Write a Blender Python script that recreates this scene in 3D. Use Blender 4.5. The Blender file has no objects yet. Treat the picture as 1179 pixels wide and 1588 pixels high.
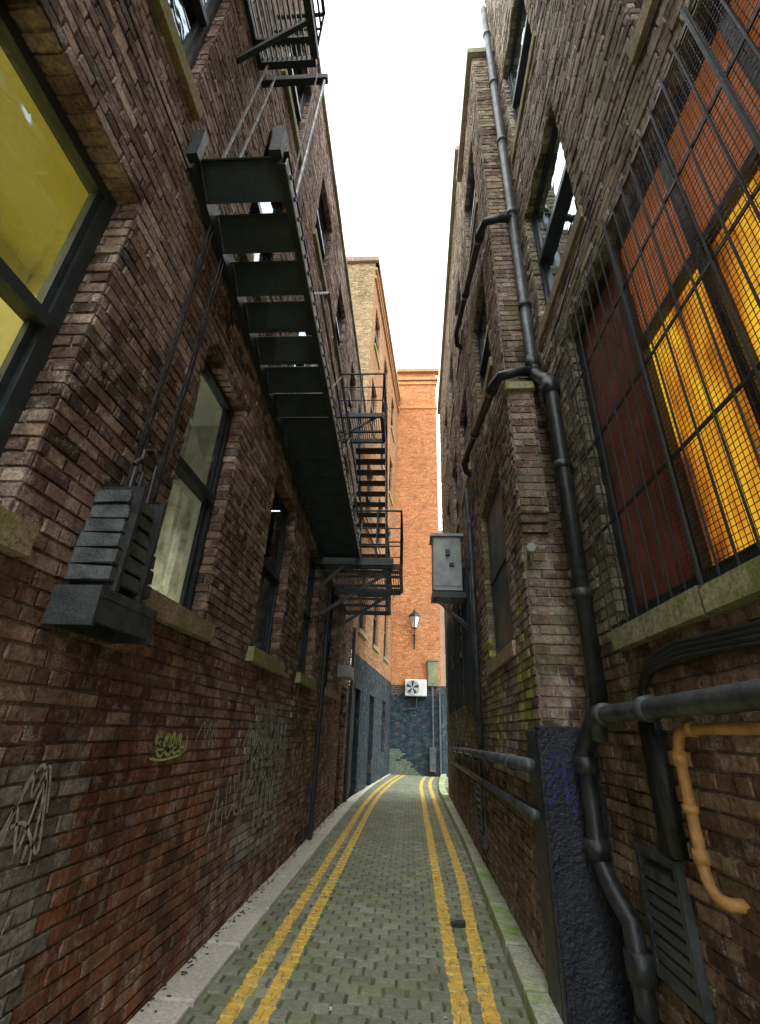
import bpy, math, random
from mathutils import Vector, Matrix, noise
random.seed(7)
R=random.random
def rr(a,b): return a+(b-a)*random.random()
V3=Vector
scn=bpy.context.scene
XA=V3((1,0,0)); YA=V3((0,1,0)); ZA=V3((0,0,1))

# ------------------------------------------------------------ node helpers
def newmat(name):
    m=bpy.data.materials.new(name); m.use_nodes=True
    nt=m.node_tree; nt.nodes.clear()
    out=nt.nodes.new('ShaderNodeOutputMaterial')
    return m,nt,out
def N(nt,t,**k):
    n=nt.nodes.new(t)
    for a,b in k.items():
        if a.startswith('i_'): n.inputs[a[2:].replace('_',' ')].default_value=b
        else: setattr(n,a,b)
    return n
def mth(nt,op,a,b=None,c=None,clamp=False):
    n=nt.nodes.new('ShaderNodeMath'); n.operation=op; n.use_clamp=clamp
    for i,x in enumerate((a,b,c)):
        if x is None: continue
        if isinstance(x,(int,float)): n.inputs[i].default_value=x
        else: nt.links.new(x,n.inputs[i])
    return n.outputs[0]
def mixc(nt,f,a,b,mode='MIX'):
    n=nt.nodes.new('ShaderNodeMix'); n.data_type='RGBA'; n.blend_type=mode
    for i,x in ((0,f),(6,a),(7,b)):
        if isinstance(x,(int,float)): n.inputs[i].default_value=x
        elif isinstance(x,tuple): n.inputs[i].default_value=x if len(x)==4 else (*x,1)
        else: nt.links.new(x,n.inputs[i])
    return n.outputs[2]
def noi(nt,vec,scale,detail=4,rough=.6):
    n=nt.nodes.new('ShaderNodeTexNoise'); n.inputs['Scale'].default_value=scale
    n.inputs['Detail'].default_value=detail; n.inputs['Roughness'].default_value=rough
    nt.links.new(vec,n.inputs['Vector']); return n.outputs['Fac']
def ramp(nt,f,a,b,v0=0.,v1=1.):
    n=nt.nodes.new('ShaderNodeMapRange'); n.inputs[1].default_value=a; n.inputs[2].default_value=b
    n.inputs[3].default_value=v0; n.inputs[4].default_value=v1
    nt.links.new(f,n.inputs[0]); return n.outputs[0]

def attr_mat(name,flecks=(.55,.5,.43),fleck_amt=.35,rough=.9,bump=.012,dark=.55,moss=None,moss_amt=0,nscale=1.0,spec=.25,yellow=False,streak=0,mott=.58):
    m,nt,out=newmat(name); L=nt.links.new
    pos=N(nt,'ShaderNodeNewGeometry').outputs['Position']
    col=N(nt,'ShaderNodeVertexColor',layer_name='Col').outputs['Color']
    f1=noi(nt,pos,38*nscale,5,.7); f2=noi(nt,pos,1.3,5,.6); f3=noi(nt,pos,9*nscale,4,.65); f4=noi(nt,pos,110*nscale,3,.6)
    lo=1-mott; hi=1+mott*.95
    c=mixc(nt,1.0,col,mixc(nt,ramp(nt,f1,.3,.7),(lo,lo,lo),(hi,hi*.985,hi*.96)),'MULTIPLY')
    c=mixc(nt,ramp(nt,f2,.35,.62,dark,0),c,mixc(nt,1.0,c,(.42,.40,.38),'MULTIPLY'))
    fl=mth(nt,'MULTIPLY',ramp(nt,f3,.50,.62),ramp(nt,f4,.38,.6),clamp=True)
    c=mixc(nt,mth(nt,'MULTIPLY',fl,fleck_amt),c,flecks)
    if moss:
        fm=noi(nt,pos,2.2,6,.7)
        c=mixc(nt,mth(nt,'MULTIPLY',ramp(nt,fm,.48,.62),moss_amt,clamp=True),c,moss)
    if streak:
        mp=N(nt,'ShaderNodeMapping'); mp.inputs['Scale'].default_value=(2.6,2.6,.32); L(pos,mp.inputs[0])
        fs=noi(nt,mp.outputs[0],1.3,6,.65)
        c=mixc(nt,ramp(nt,fs,.50,.66,0,streak),c,mixc(nt,1.0,c,(.33,.30,.28),'MULTIPLY'))
        c=mixc(nt,ramp(nt,fs,.40,.30,0,streak*.35),c,(.42,.40,.36))
    rgh=rough
    if yellow:
        sx=nt.nodes.new('ShaderNodeSeparateXYZ'); L(pos,sx.inputs[0]); X,Y=sx.outputs[0],sx.outputs[1]
        q=mth(nt,'MAXIMUM',mth(nt,'SUBTRACT',Y,11.5),0)
        cl=mth(nt,'MULTIPLY_ADD',mth(nt,'MULTIPLY',q,q),.0062,-.98)
        wob=mth(nt,'MULTIPLY',mth(nt,'SUBTRACT',noi(nt,pos,14,3,.6),.5),.05)
        X=mth(nt,'ADD',X,wob)
        d=mth(nt,'ABSOLUTE',mth(nt,'SUBTRACT',mth(nt,'ABSOLUTE',mth(nt,'SUBTRACT',X,cl)),.10))
        mk=mth(nt,'LESS_THAN',d,.052)
        q2=mth(nt,'MAXIMUM',mth(nt,'SUBTRACT',Y,17),0)
        cr=mth(nt,'ADD',mth(nt,'MULTIPLY_ADD',Y,.004,.325),mth(nt,'MULTIPLY',mth(nt,'MULTIPLY',q2,q2),.012))
        mk2=mth(nt,'LESS_THAN',mth(nt,'ABSOLUTE',mth(nt,'SUBTRACT',X,cr)),.055)
        s=ramp(nt,Y,4.2,7.2,.185,.30)
        mk3=mth(nt,'LESS_THAN',mth(nt,'ABSOLUTE',mth(nt,'SUBTRACT',X,mth(nt,'ADD',cr,s))),.055)
        mk=mth(nt,'MAXIMUM',mth(nt,'MAXIMUM',mk,mk2),mk3)
        wear=ramp(nt,noi(nt,pos,22,6,.78),.385,.48)
        mk=mth(nt,'MULTIPLY',mk,wear)
        yc=mixc(nt,ramp(nt,f3,.35,.7),(.93,.62,.08),(.82,.56,.13))
        c=mixc(nt,mth(nt,'MULTIPLY',mk,.93),c,yc)
    b=nt.nodes.new('ShaderNodeBsdfPrincipled'); L(c,b.inputs['Base Color'])
    b.inputs['Roughness'].default_value=rgh; b.inputs['Specular IOR Level'].default_value=spec
    h=mth(nt,'ADD',f1,mth(nt,'MULTIPLY',f4,.5))
    bp=N(nt,'ShaderNodeBump'); bp.inputs['Strength'].default_value=1; bp.inputs['Distance'].default_value=bump
    L(h,bp.inputs['Height']); L(bp.outputs[0],b.inputs['Normal']); L(b.outputs[0],out.inputs[0])
    return m
def plain(name,col,rough=.5,metal=0,col2=None,scale=6,bump=.002,emit=None,es=0,spec=.5,trans=0):
    m,nt,out=newmat(name); L=nt.links.new
    pos=N(nt,'ShaderNodeNewGeometry').outputs['Position']
    f=noi(nt,pos,scale,6,.65)
    c=mixc(nt,ramp(nt,f,.38,.64),col,col2 or tuple(x*.6 for x in col))
    b=nt.nodes.new('ShaderNodeBsdfPrincipled'); L(c,b.inputs['Base Color'])
    L(ramp(nt,f,.3,.7,max(0,rough-.12),min(1,rough+.12)),b.inputs['Roughness']); b.inputs['Metallic'].default_value=metal
    b.inputs['Specular IOR Level'].default_value=spec
    if emit:
        b.inputs['Emission Color'].default_value=(*emit,1); b.inputs['Emission Strength'].default_value=es
    bp=N(nt,'ShaderNodeBump'); bp.inputs['Distance'].default_value=bump
    L(noi(nt,pos,scale*7,4,.6),bp.inputs['Height']); L(bp.outputs[0],b.inputs['Normal'])
    if trans:
        t=N(nt,'ShaderNodeBsdfTranslucent'); L(c,t.inputs[0]); mx=N(nt,'ShaderNodeMixShader'); mx.inputs[0].default_value=trans
        L(b.outputs[0],mx.inputs[1]); L(t.outputs[0],mx.inputs[2]); L(mx.outputs[0],out.inputs[0])
    else: L(b.outputs[0],out.inputs[0])
    return m
def glassmat(name,tint=(.75,.8,.78),base=.12):
    m,nt,out=newmat(name); L=nt.links.new
    pos=N(nt,'ShaderNodeNewGeometry').outputs['Position']
    t=N(nt,'ShaderNodeBsdfTransparent'); t.inputs[0].default_value=(*tint,1)
    g=N(nt,'ShaderNodeBsdfGlossy'); g.inputs['Roughness'].default_value=.03; g.inputs[0].default_value=(.8,.92,1,1)
    bp=N(nt,'ShaderNodeBump'); bp.inputs['Distance'].default_value=.006
    L(noi(nt,pos,2.5,2,.5),bp.inputs['Height']); L(bp.outputs[0],g.inputs['Normal'])
    lw=N(nt,'ShaderNodeFresnel'); lw.inputs[0].default_value=1.5
    f=mth(nt,'MULTIPLY_ADD',lw.outputs[0],1.0,base,clamp=True)
    mx=N(nt,'ShaderNodeMixShader'); L(f,mx.inputs[0]); L(t.outputs[0],mx.inputs[1]); L(g.outputs[0],mx.inputs[2])
    L(mx.outputs[0],out.inputs[0]); return m

M={}
M['brickL']=attr_mat('brown_brick',(.66,.59,.50),.65,dark=.55,streak=.6)
M['brickR']=attr_mat('weathered_brick',(.66,.62,.53),.65,dark=.45,moss=(.24,.28,.11),moss_amt=.4,streak=.6)
M['brickO']=attr_mat('orange_brick',(.78,.52,.32),.15,dark=.2,nscale=.5,streak=.15)
M['sett']=attr_mat('stone_setts',(.45,.48,.39),.2,rough=.62,bump=.004,dark=.22,moss=(.20,.27,.09),moss_amt=.45,yellow=True,spec=.4,mott=.36)
M['kerbL']=attr_mat('pale_stone',(.74,.74,.66),.35,rough=.75,bump=.004,dark=.2,mott=.32)
M['kerbR']=attr_mat('mossy_stone',(.55,.57,.48),.4,rough=.8,bump=.006,dark=.1,moss=(.22,.38,.04),moss_amt=1.0,mott=.45)
M['stone']=attr_mat('sill_stone',(.58,.55,.42),.5,rough=.85,bump=.006,dark=.5,moss=(.22,.28,.05),moss_amt=.75,streak=.3)
M['iron']=plain('dark_painted_iron',(.028,.040,.042),.5,.1,(.018,.025,.027),4,.003)
M['ironlt']=plain('grey_weathered_iron',(.66,.68,.66),.5,0,(.34,.37,.37),9,.003)
M['rust']=plain('galvanised_rail',(.26,.27,.27),.45,.3,(.13,.12,.11),12,.002)
M['cwt']=plain('weathered_cast_weights',(.13,.155,.155),.6,.1,(.045,.055,.058),9,.008)
M['cwd']=plain('dark_weathered_shelf',(.06,.075,.078),.6,.1,(.025,.032,.034),9,.006)
M['frame']=plain('painted_timber_frame',(.03,.04,.046),.4,0,(.018,.023,.027),5,.002)
M['framebl']=plain('slate_blue_frame',(.035,.05,.062),.4,0,(.022,.03,.036),5,.002)
M['black']=plain('black_cast_pipe',(.016,.019,.022),.38,.1,(.045,.048,.05),10,.003)
M['greypipe']=plain('grey_coated_pipe',(.10,.118,.123),.42,.1,(.04,.047,.05),6,.004)
M['yellowpipe']=plain('yellow_gas_pipe',(.70,.39,.12),.5,0,(.42,.23,.08),9,.003)
M['blackpaint']=plain('blue_black_paint',(.007,.011,.022),.42,0,(.026,.03,.045),5,.02)
M['boxgrey']=plain('grey_enamel',(.36,.40,.39),.45,.1,(.24,.27,.26),5,.002)
M['white']=plain('white_enamel',(.75,.77,.76),.4,0,(.55,.58,.57),5,.001)
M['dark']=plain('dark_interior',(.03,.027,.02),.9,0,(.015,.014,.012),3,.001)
M['room']=plain('yellow_painted_plaster',(.82,.76,.34),.8,0,(.76,.69,.28),1,.001)
M['room2']=plain('cream_plaster',(.42,.42,.34),.8,0,(.34,.34,.27),1,.001)
M['cream']=plain('cream_curtain',(.78,.77,.62),.9,0,(.34,.33,.24),6,.002,trans=.45)
M['maroon']=plain('maroon_panel',(.32,.11,.08),.5,0,(.16,.055,.04),3,.003)
M['board']=plain('glowing_orange_boards',(.66,.23,.08),.45,0,(.36,.11,.04),4,.004,emit=(.5,.15,.04),es=.28)  # slight emission added to brighten boards that sit shaded in the reveal
M['panelgrey']=plain('grey_painted_panel',(.10,.12,.125),.45,0,(.07,.085,.09),3,.003)
M['lamp']=plain('fluorescent_tube',(.9,.9,.8),.5,0,None,3,0,(1,.96,.82),78)
M['lamp2']=plain('bare_tube',(.9,.9,.85),.5,0,None,3,0,(1,.97,.85),110)
M['glass']=glassmat('window_glass',base=.09)
M['glassdk']=glassmat('dark_window_glass',(.5,.55,.55),.2)
M['glassup']=glassmat('sky_reflecting_glass',(.5,.6,.62),.16)
M['graf']=plain('pale_spray_paint',(.66,.67,.64),.8,0,(.30,.28,.26),30,.004)
M['grafy']=plain('lime_spray_paint',(.66,.78,.30),.8,0,(.42,.50,.2),30,.004)
M['grafb']=plain('blue_spray_paint',(.04,.04,.20),.8,0,(.02,.02,.08),20,.004)
M['door']=plain('black_door_paint',(.012,.015,.018),.4,0,(.025,.03,.032),3,.003)
M['lampglass']=plain('lantern_glass',(.7,.72,.65),.2,0,None,3,0)
M['brass']=plain('litter_brown',(.13,.08,.04),.6,0,(.05,.04,.025),5,.002)
m,nt,out=newmat('amber_lit_glass'); L=nt.links.new
pos=N(nt,'ShaderNodeNewGeometry').outputs['Position']
mp=N(nt,'ShaderNodeMapping'); mp.inputs['Scale'].default_value=(1,1.9,.45); L(pos,mp.inputs[0])
f=noi(nt,mp.outputs[0],2.6,4,.6)
cr=N(nt,'ShaderNodeValToRGB'); L(f,cr.inputs[0])
e=cr.color_ramp.elements; e[0].position=.38; e[0].color=(.10,.022,.006,1); e[1].position=.66; e[1].color=(1,.58,.03,1)
x=e.new(.51); x.color=(.60,.21,.015,1)
b=nt.nodes.new('ShaderNodeBsdfPrincipled'); b.inputs['Base Color'].default_value=(.5,.2,.03,1); b.inputs['Roughness'].default_value=.15
L(cr.outputs[0],b.inputs['Emission Color']); b.inputs['Emission Strength'].default_value=.85
L(b.outputs[0],out.inputs[0]); M['amber']=m

# ------------------------------------------------------------ mesh builder
class MB:
    def __init__(s): s.v=[]; s.f=[]; s.c=[]
    def quad(s,a,b,c,d,col=(.3,.3,.3)):
        i=len(s.v); s.v+= [tuple(a),tuple(b),tuple(c),tuple(d)]; s.c+=[col]*4; s.f.append((i,i+1,i+2,i+3))
    def obj(s,name,mat,parent=None,smooth=False):
        me=bpy.data.meshes.new(name); me.from_pydata(s.v,[],s.f)
        at=me.color_attributes.new('Col','FLOAT_COLOR','POINT')
        at.data.foreach_set('color',[x for c in s.c for x in (c[0],c[1],c[2],1.0)])
        if smooth: me.polygons.foreach_set('use_smooth',[True]*len(me.polygons))
        me.materials.append(mat); me.update()
        o=bpy.data.objects.new(name,me); scn.collection.objects.link(o)
        if parent: o.parent=parent
        return o
    def obox(s,O,A,B,C,col=(.3,.3,.3)):
        i=len(s.v)
        for k in range(8):
            s.v.append(tuple(O+(A if k&1 else V3())+(B if k&2 else V3())+(C if k&4 else V3())))
        s.c+=[col]*8
        for f in ((0,2,3,1),(4,5,7,6),(0,1,5,4),(2,6,7,3),(0,4,6,2),(1,3,7,5)): s.f.append(tuple(i+j for j in f))
    def box(s,x0,x1,y0,y1,z0,z1,col=(.3,.3,.3)):
        s.obox(V3((x0,y0,z0)),XA*(x1-x0),YA*(y1-y0),ZA*(z1-z0),col)
    def bar(s,p0,p1,w,h,up=ZA):
        p0=V3(p0);p1=V3(p1);d=p1-p0; side=d.cross(up)
        if side.length<1e-6: side=d.cross(XA)
        side.normalize(); u=side.cross(d).normalized()
        s.obox(p0-side*w/2-u*h/2,d,side*w,u*h)
    def tube(s,pts,r,n=10,caps=True):
        pts=[V3(p) for p in pts]; rings=[]
        prev=None
        for k,p in enumerate(pts):
            if k==0: d=pts[1]-p
            elif k==len(pts)-1: d=p-pts[k-1]
            else: d=(pts[k+1]-p).normalized()+(p-pts[k-1]).normalized()
            d.normalize()
            a=prev if prev is not None else (XA if abs(d.x)<.9 else YA)
            a=(a-d*a.dot(d)); 
            if a.length<1e-5: a=d.orthogonal()
            a.normalize(); prev=a; b=d.cross(a)
            rad=r[k] if isinstance(r,(list,tuple)) else r
            i=len(s.v)
            for j in range(n):
                t=2*math.pi*j/n
                s.v.append(tuple(p+a*math.cos(t)*rad+b*math.sin(t)*rad)); s.c.append((.3,.3,.3))
            rings.append(i)
        for a,b in zip(rings,rings[1:]):
            for j in range(n): s.f.append((a+j,a+(j+1)%n,b+(j+1)%n,b+j))
        if caps:
            s.f.append(tuple(rings[0]+j for j in range(n))[::-1]); s.f.append(tuple(rings[-1]+j for j in range(n)))
    def lay(s,O,U,V,Nn,u0,u1,v0,v1,holes,colf,bw=.225,bh=.075,j=.011,dep=.012,jit=.0025,inset=.003,bond=True,pj=.0045):
        k=math.floor(v0/bh+1e-6)
        while k*bh<v1-1e-6:
            a=max(k*bh,v0); b=min((k+1)*bh,v1); vm=(a+b)/2
            if b-a<.02: k+=1; continue
            segs=[(u0,u1)]
            for h in holes:
                if h[2]<vm<h[3]:
                    ns=[]
                    for p,q in segs:
                        if h[1]<=p or h[0]>=q: ns.append((p,q)); continue
                        if h[0]>p: ns.append((p,h[0]))
                        if h[1]<q: ns.append((h[1],q))
                    segs=ns
            w=bw; off=(k%2)*bw/2
            if bond and k%4==3: w=bw/2; off=bw/4
            for p,q in segs:
                m=math.floor((p-off)/w)
                while True:
                    x0=max(off+m*w,p); x1=min(off+(m+1)*w,q)
                    if off+m*w>=q: break
                    m+=1
                    if x1-x0<.03: continue
                    hj=j/2
                    c=colf((x0+x1)/2,vm)
                    d=dep+rr(-pj,pj); tilt=rr(-1,1)*pj*.5
                    if bond and R()<.02: d=.003
                    i=len(s.v)
                    for (uu,vv,t) in ((x0+hj,a+hj,-1),(x1-hj,a+hj,1),(x1-hj,b-hj,1),(x0+hj,b-hj,-1)):
                        uu+=rr(-jit,jit); vv+=rr(-jit,jit)
                        s.v.append(tuple(O+U*uu+V*vv))
                    for l in range(4):
                        bx=V3(s.v[i+l]); 
                        su=1 if l in(0,3) else -1; sv=1 if l<2 else -1
                        s.v.append(tuple(bx+U*(su*inset*rr(.5,1.6))+V*(sv*inset*rr(.5,1.6))+Nn*(d-tilt*su)))
                    s.c+=[tuple(x*.8 for x in c)]*4+[c]*4
                    s.f.append((i+4,i+5,i+6,i+7))
                    for l in range(4):
                        n2=(l+1)%4; s.f.append((i+l,i+n2,i+4+n2,i+4+l))
            k+=1

def empty(name):
    o=bpy.data.objects.new(name,None); scn.collection.objects.link(o); return o

class Wall:
    def __init__(s,O,U,Nn): s.O=V3(O); s.U=V3(U).normalized(); s.N=V3(Nn).normalized()
    def P(s,u,z,n=0): return s.O+s.U*u+ZA*z+s.N*n
    def box(s,mb,u0,u1,z0,z1,n0,n1,col=(.3,.3,.3)):
        mb.obox(s.P(u0,z0,n0),s.U*(u1-u0),ZA*(z1-z0),s.N*(n1-n0),col)
    def build(s,parent,mat,u0,u1,z0,z1,holes,colf,mortar,reveal=.22,**kw):
        mo=MB(); hs=[h[:4] for h in holes]
        us=sorted({u0,u1,*[x for h in hs for x in h[:2]]}); zs=sorted({z0,z1,*[x for h in hs for x in h[2:4]]})
        for a,b in zip(us,us[1:]):
            for c,d in zip(zs,zs[1:]):
                um=(a+b)/2; zm=(c+d)/2
                if any(h[0]<um<h[1] and h[2]<zm<h[3] for h in hs) or um<u0 or um>u1 or zm<z0 or zm>z1: continue
                n=max(1,int((d-c)/1.0))
                for t in range(n):
                    e=c+(d-c)*t/n; f=c+(d-c)*(t+1)/n
                    cc=mortar((a+b)/2,(e+f)/2)
                    mo.quad(s.P(a,e),s.P(b,e),s.P(b,f),s.P(a,f),cc)
        for h in hs:
            cc=mortar(h[0],(h[2]+h[3])/2)
            for uu in (h[0],h[1]): mo.quad(s.P(uu,h[2],0),s.P(uu,h[2],-reveal),s.P(uu,h[3],-reveal),s.P(uu,h[3],0),cc)
            for zz in (h[2],h[3]): mo.quad(s.P(h[0],zz,0),s.P(h[1],zz,0),s.P(h[1],zz,-reveal),s.P(h[0],zz,-reveal),cc)
        mo.obj('mortar',mat,parent)
        br=MB(); br.lay(s.O,s.U,ZA,s.N,u0,u1,z0,z1,hs,colf,**kw)
        for h in hs:
            br.lay(s.P(h[1],0,.012),-s.N,ZA,-s.U,0,reveal-.05,h[2],h[3],[],lambda u,z,q=h[1]:colf(q,z),**kw)
            br.lay(s.P(h[0],0,.012),-s.N,ZA,s.U,0,reveal-.05,h[2],h[3],[],lambda u,z,q=h[0]:colf(q,z),**kw)
            br.lay(s.P(0,h[3],.012),s.U,-s.N,-ZA,h[0],h[1],0,reveal-.05,[],lambda u,z,q=h[3]:colf(u,q),bw=.075,bh=.225,bond=False)
        br.obj('brickwork',mat,parent)
    def sash(s,parent,h,sill=True,glass='glassdk',fr='frame',back=True,split=.5,blind=None,depth=.17,w=.06,sd=.23):
        u0,u1,z0,z1=h; f=MB(); n0=-depth-.06; n1=-depth+.02
        s.box(f,u0,u0+w,z0,z1,n0,n1); s.box(f,u1-w,u1,z0,z1,n0,n1)
        s.box(f,u0+w,u1-w,z1-w,z1,n0,n1-.004); s.box(f,u0+w,u1-w,z0,z0+w*1.2,n0,n1-.004)
        zm=z0+(z1-z0)*split
        s.box(f,u0+w,u1-w,zm-.035,zm+.035,n0+.01,n1+.02)
        for (a,b,nn) in ((z0+w*1.2,zm-.035,-.012),(zm+.035,z1-w,.0)):
            s.box(f,u0+w,u0+w+.04,a,b,n0+.015,n1-.02+nn); s.box(f,u1-w-.04,u1-w,a,b,n0+.015,n1-.02+nn)
        f.obj('window_frame',M[fr],parent)
        g=MB()
        for a,b,nn in ((z0,zm,-depth-.03),(zm,z1,-depth-.01)):
            g.quad(s.P(u0,a,nn),s.P(u1,a,nn),s.P(u1,b,nn),s.P(u0,b,nn))
        g.obj('window_glass',M[glass],parent)
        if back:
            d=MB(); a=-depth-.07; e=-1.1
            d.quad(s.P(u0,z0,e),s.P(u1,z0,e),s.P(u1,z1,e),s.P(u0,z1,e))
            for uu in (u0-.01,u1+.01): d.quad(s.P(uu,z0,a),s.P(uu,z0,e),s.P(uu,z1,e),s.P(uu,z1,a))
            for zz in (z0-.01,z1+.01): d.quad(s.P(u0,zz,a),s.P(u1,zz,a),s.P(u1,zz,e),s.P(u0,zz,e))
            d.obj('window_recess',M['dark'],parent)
        for bl in (blind or []):
            c=MB(); nn=44; a0,a1,b0,b1=bl
            def nf(k,zf): return -depth-.16+(.045*math.sin(k*.95)+.02*math.sin(k*2.3+1))*(.45+.55*(1-zf))
            for k in range(nn):
                ua=u0+(u1-u0)*(a0+(a1-a0)*k/nn); ub=u0+(u1-u0)*(a0+(a1-a0)*(k+1)/nn)
                c.quad(s.P(ua,z0+(z1-z0)*b0,nf(k,0)),s.P(ub,z0+(z1-z0)*b0,nf(k+1,0)),s.P(ub,z0+(z1-z0)*b1,nf(k+1,1)),s.P(ua,z0+(z1-z0)*b1,nf(k,1)))
            c.obj('curtain',M['cream'],parent,True)
        if sill:
            si=MB(); k=[rr(.9,1.1)*x for x in (.40,.34,.20)]
            si.lay(s.P(0,z0-.15,-.15),s.U,ZA,s.N,u0-.09,u1+.09,0,.15,[],lambda u,v:tuple(k),bw=9,bh=.15,j=0,dep=sd,jit=.004,inset=.008,bond=False,pj=0)
            si.obj('window_sill',M['stone'],parent)

def pal(cols,cl=.9,seed=0,amp=.25,g0=1.0):
    def f(u,z):
        n=noise.noise(V3((u*cl,z*cl,seed)))*1.1+rr(-.8,.8)
        i=(n+1)/2*(len(cols)-1); i=min(max(i,0),len(cols)-1.001); k=int(i); t=i-k
        g=rr(1-amp,1+amp)*g0
        return tuple((cols[k][j]*(1-t)+cols[k+1][j]*t)*g for j in range(3))
    return f
def upper_light(c,z,a=1.25):  # paints the better-lit upper wall into brick colour, brighter with height
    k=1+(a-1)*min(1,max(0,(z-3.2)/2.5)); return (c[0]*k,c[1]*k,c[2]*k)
# ------------------------------------------------------------ LEFT BUILDING
Lb=empty('brick_warehouse')
WL=Wall((-1.61,0,0),YA,XA)
pL=pal([(.07,.052,.045),(.15,.10,.078),(.21,.15,.118),(.31,.24,.195),(.16,.105,.08)],.8,1,.36,1.38)
pLred=pal([(.22,.085,.045),(.30,.13,.07),(.16,.08,.05)],1.2,2,.3,1.2)
pLgry=pal([(.17,.17,.15),(.26,.255,.225),(.13,.12,.11)],1.5,3,.3,1.2)
pLwh=pal([(.24,.23,.21),(.38,.37,.35),(.19,.15,.13),(.46,.45,.42)],1.5,4,.3,1.1)
def cL(u,z):
    e=noise.noise(V3((u*.9,z*.9,5)))*.35; e2=noise.noise(V3((u*2.2,z*2.2,15)))
    if 5.0+e<u<6.7+e and .35<z<1.85+e and e2>-.2: return pLwh(u,z)
    if z<1.55+e and 2.55+e<u<4.4+e*2: return pLred(u,z)
    if z<1.4+e*2 and u<2.7+e: return pLgry(u,z)
    c=pL(u,z)
    if z<2.2: return (c[0]*.88,c[1]*.76,c[2]*.68)
    return upper_light(c,z,1.3)
def mL(u,z):
    return (.36,.28,.19) if z<2.2 else (.31,.27,.225)
cols=[(.45,1.58),(2.62,3.5),(4.68,5.75),(6.85,7.85),(9.15,10.1)]
holes=[]
for c in cols: holes.append((c[0],c[1],2.325,4.35))
up=[(.3,1.62),(2.7,3.6),(4.7,5.75),(6.85,7.85),(9.2,10.2),(11.3,12.2)]
for c in up: holes.append((c[0],c[1],5.7,7.65))
for c in up[1:]: holes.append((c[0],c[1],8.85,10.5))
holes.append((11.5,12.6,0,2.55)); 
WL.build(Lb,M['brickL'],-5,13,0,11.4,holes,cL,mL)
for i,h in enumerate(holes[:-1]):
    if i==0: WL.sash(Lb,h,glass='glass',fr='framebl',back=False,w=.09,depth=.15,split=.48)
    elif i==1: WL.sash(Lb,h,glass='glass',fr='frame',back=False,blind=[(.0,1,0,.5),(.0,.55,.5,1)],depth=.12)
    elif i==2: WL.sash(Lb,h,glass='glass',blind=[(.0,1,0,.5)],depth=.13)
    elif i<5: WL.sash(Lb,h,depth=.13)
    else: WL.sash(Lb,h,glass='glassup',depth=.09,sd=.21)
rm=MB(); x0,x1,y0,y1,z0,z1=-5.2,-1.86,-2,2.3,1.9,4.75
rm.quad((x0,y0,z0),(x1,y0,z0),(x1,y1,z0),(x0,y1,z0)); rm.quad((x0,y0,z1),(x1,y0,z1),(x1,y1,z1),(x0,y1,z1))
rm.quad((x0,y0,z0),(x0,y1,z0),(x0,y1,z1),(x0,y0,z1))
rm.quad((x0,y0,z0),(x1,y0,z0),(x1,y0,z1),(x0,y0,z1)); rm.quad((x0,y1,z0),(x1,y1,z0),(x1,y1,z1),(x0,y1,z1))
rm.box(-3.2,-3.0,y0,2.29,4.55,4.749)
rm.obj('room_plaster',M['room'],Lb)
rm=MB(); x0,x1,y0,y1=-3.6,-1.86,2.36,4.3
rm.quad((x0,y0,z0),(x1,y0,z0),(x1,y1,z0),(x0,y1,z0)); rm.quad((x0,y0,z1),(x1,y0,z1),(x1,y1,z1),(x0,y1,z1))
rm.quad((x0,y0,z0),(x0,y1,z0),(x0,y1,z1),(x0,y0,z1))
rm.quad((x0,y0,z0),(x1,y0,z0),(x1,y0,z1),(x0,y0,z1)); rm.quad((x0,y1,z0),(x1,y1,z0),(x1,y1,z1),(x0,y1,z1))
rm.obj('second_room_plaster',M['room2'],Lb)
lp=MB(); lp.tube([(-2.6,-.9,4.66),(-2.6,.3,4.66)],.025,8); lp.tube([(-4.2,.6,4.66),(-4.2,1.9,4.66)],.025,8)
lp.obj('ceiling_tube_lights',M['lamp'],Lb)
lp=MB(); lp.tube([(-2.45,3.1,2.2),(-2.45,3.6,2.2)],.03,8); lp.obj('low_tube_light',M['lamp2'],Lb)  # bare emissive tube set low behind the second window's curtain
pr=MB(); pr.box(-5.1,-2.0,2.24,2.28,3.12,3.17); pr.box(-5.1,-2.0,2.26,2.28,2.5,2.53); pr.obj('room_joinery',M['frame'],Lb)
d=MB(); WL.box(d,11.5,12.6,0,2.5,-.24,-.16); WL.box(d,11.52,12.03,.05,2.4,-.16,-.13); WL.box(d,12.07,12.58,.05,2.4,-.16,-.13); d.obj('door',M['door'],Lb)
cp=MB(); cp.lay(WL.P(0,11.4,-.3),YA,ZA,XA,-5,13,0,.12,[],lambda u,v:(.35,.32,.26),bw=.9,bh=.12,dep=.36,bond=False); cp.obj('coping',M['stone'],Lb)
bk=MB(); bk.box(-9,-1.9,-5,13,0,.01); bk.quad((-9,-5,0),(-1.61,-5,0),(-1.61,-5,11.4),(-9,-5,11.4),(.2,.13,.1)); bk.quad((-9,-5,11.4),(-1.7,-5,11.4),(-1.7,13,11.4),(-9,13,11.4)); bk.obj('roof',M['brickL'],Lb)
pp=MB(); pp.tube([(-1.54,12.95,0),(-1.54,12.95,4.2)],.045); pp.tube([(-1.54,8.6,0),(-1.54,8.6,4.0)],.04)
for z in (.6,2.2,3.8): pp.tube([(-1.54,12.95,z),(-1.54,12.95,z+.08)],.06)
pp.obj('drainpipe',M['black'],Lb)
pp=MB(); pp.box(-1.58,-1.3,10.5,11.2,2.65,2.9); pp.obj('bulkhead_light',M['boxgrey'],Lb)

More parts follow.
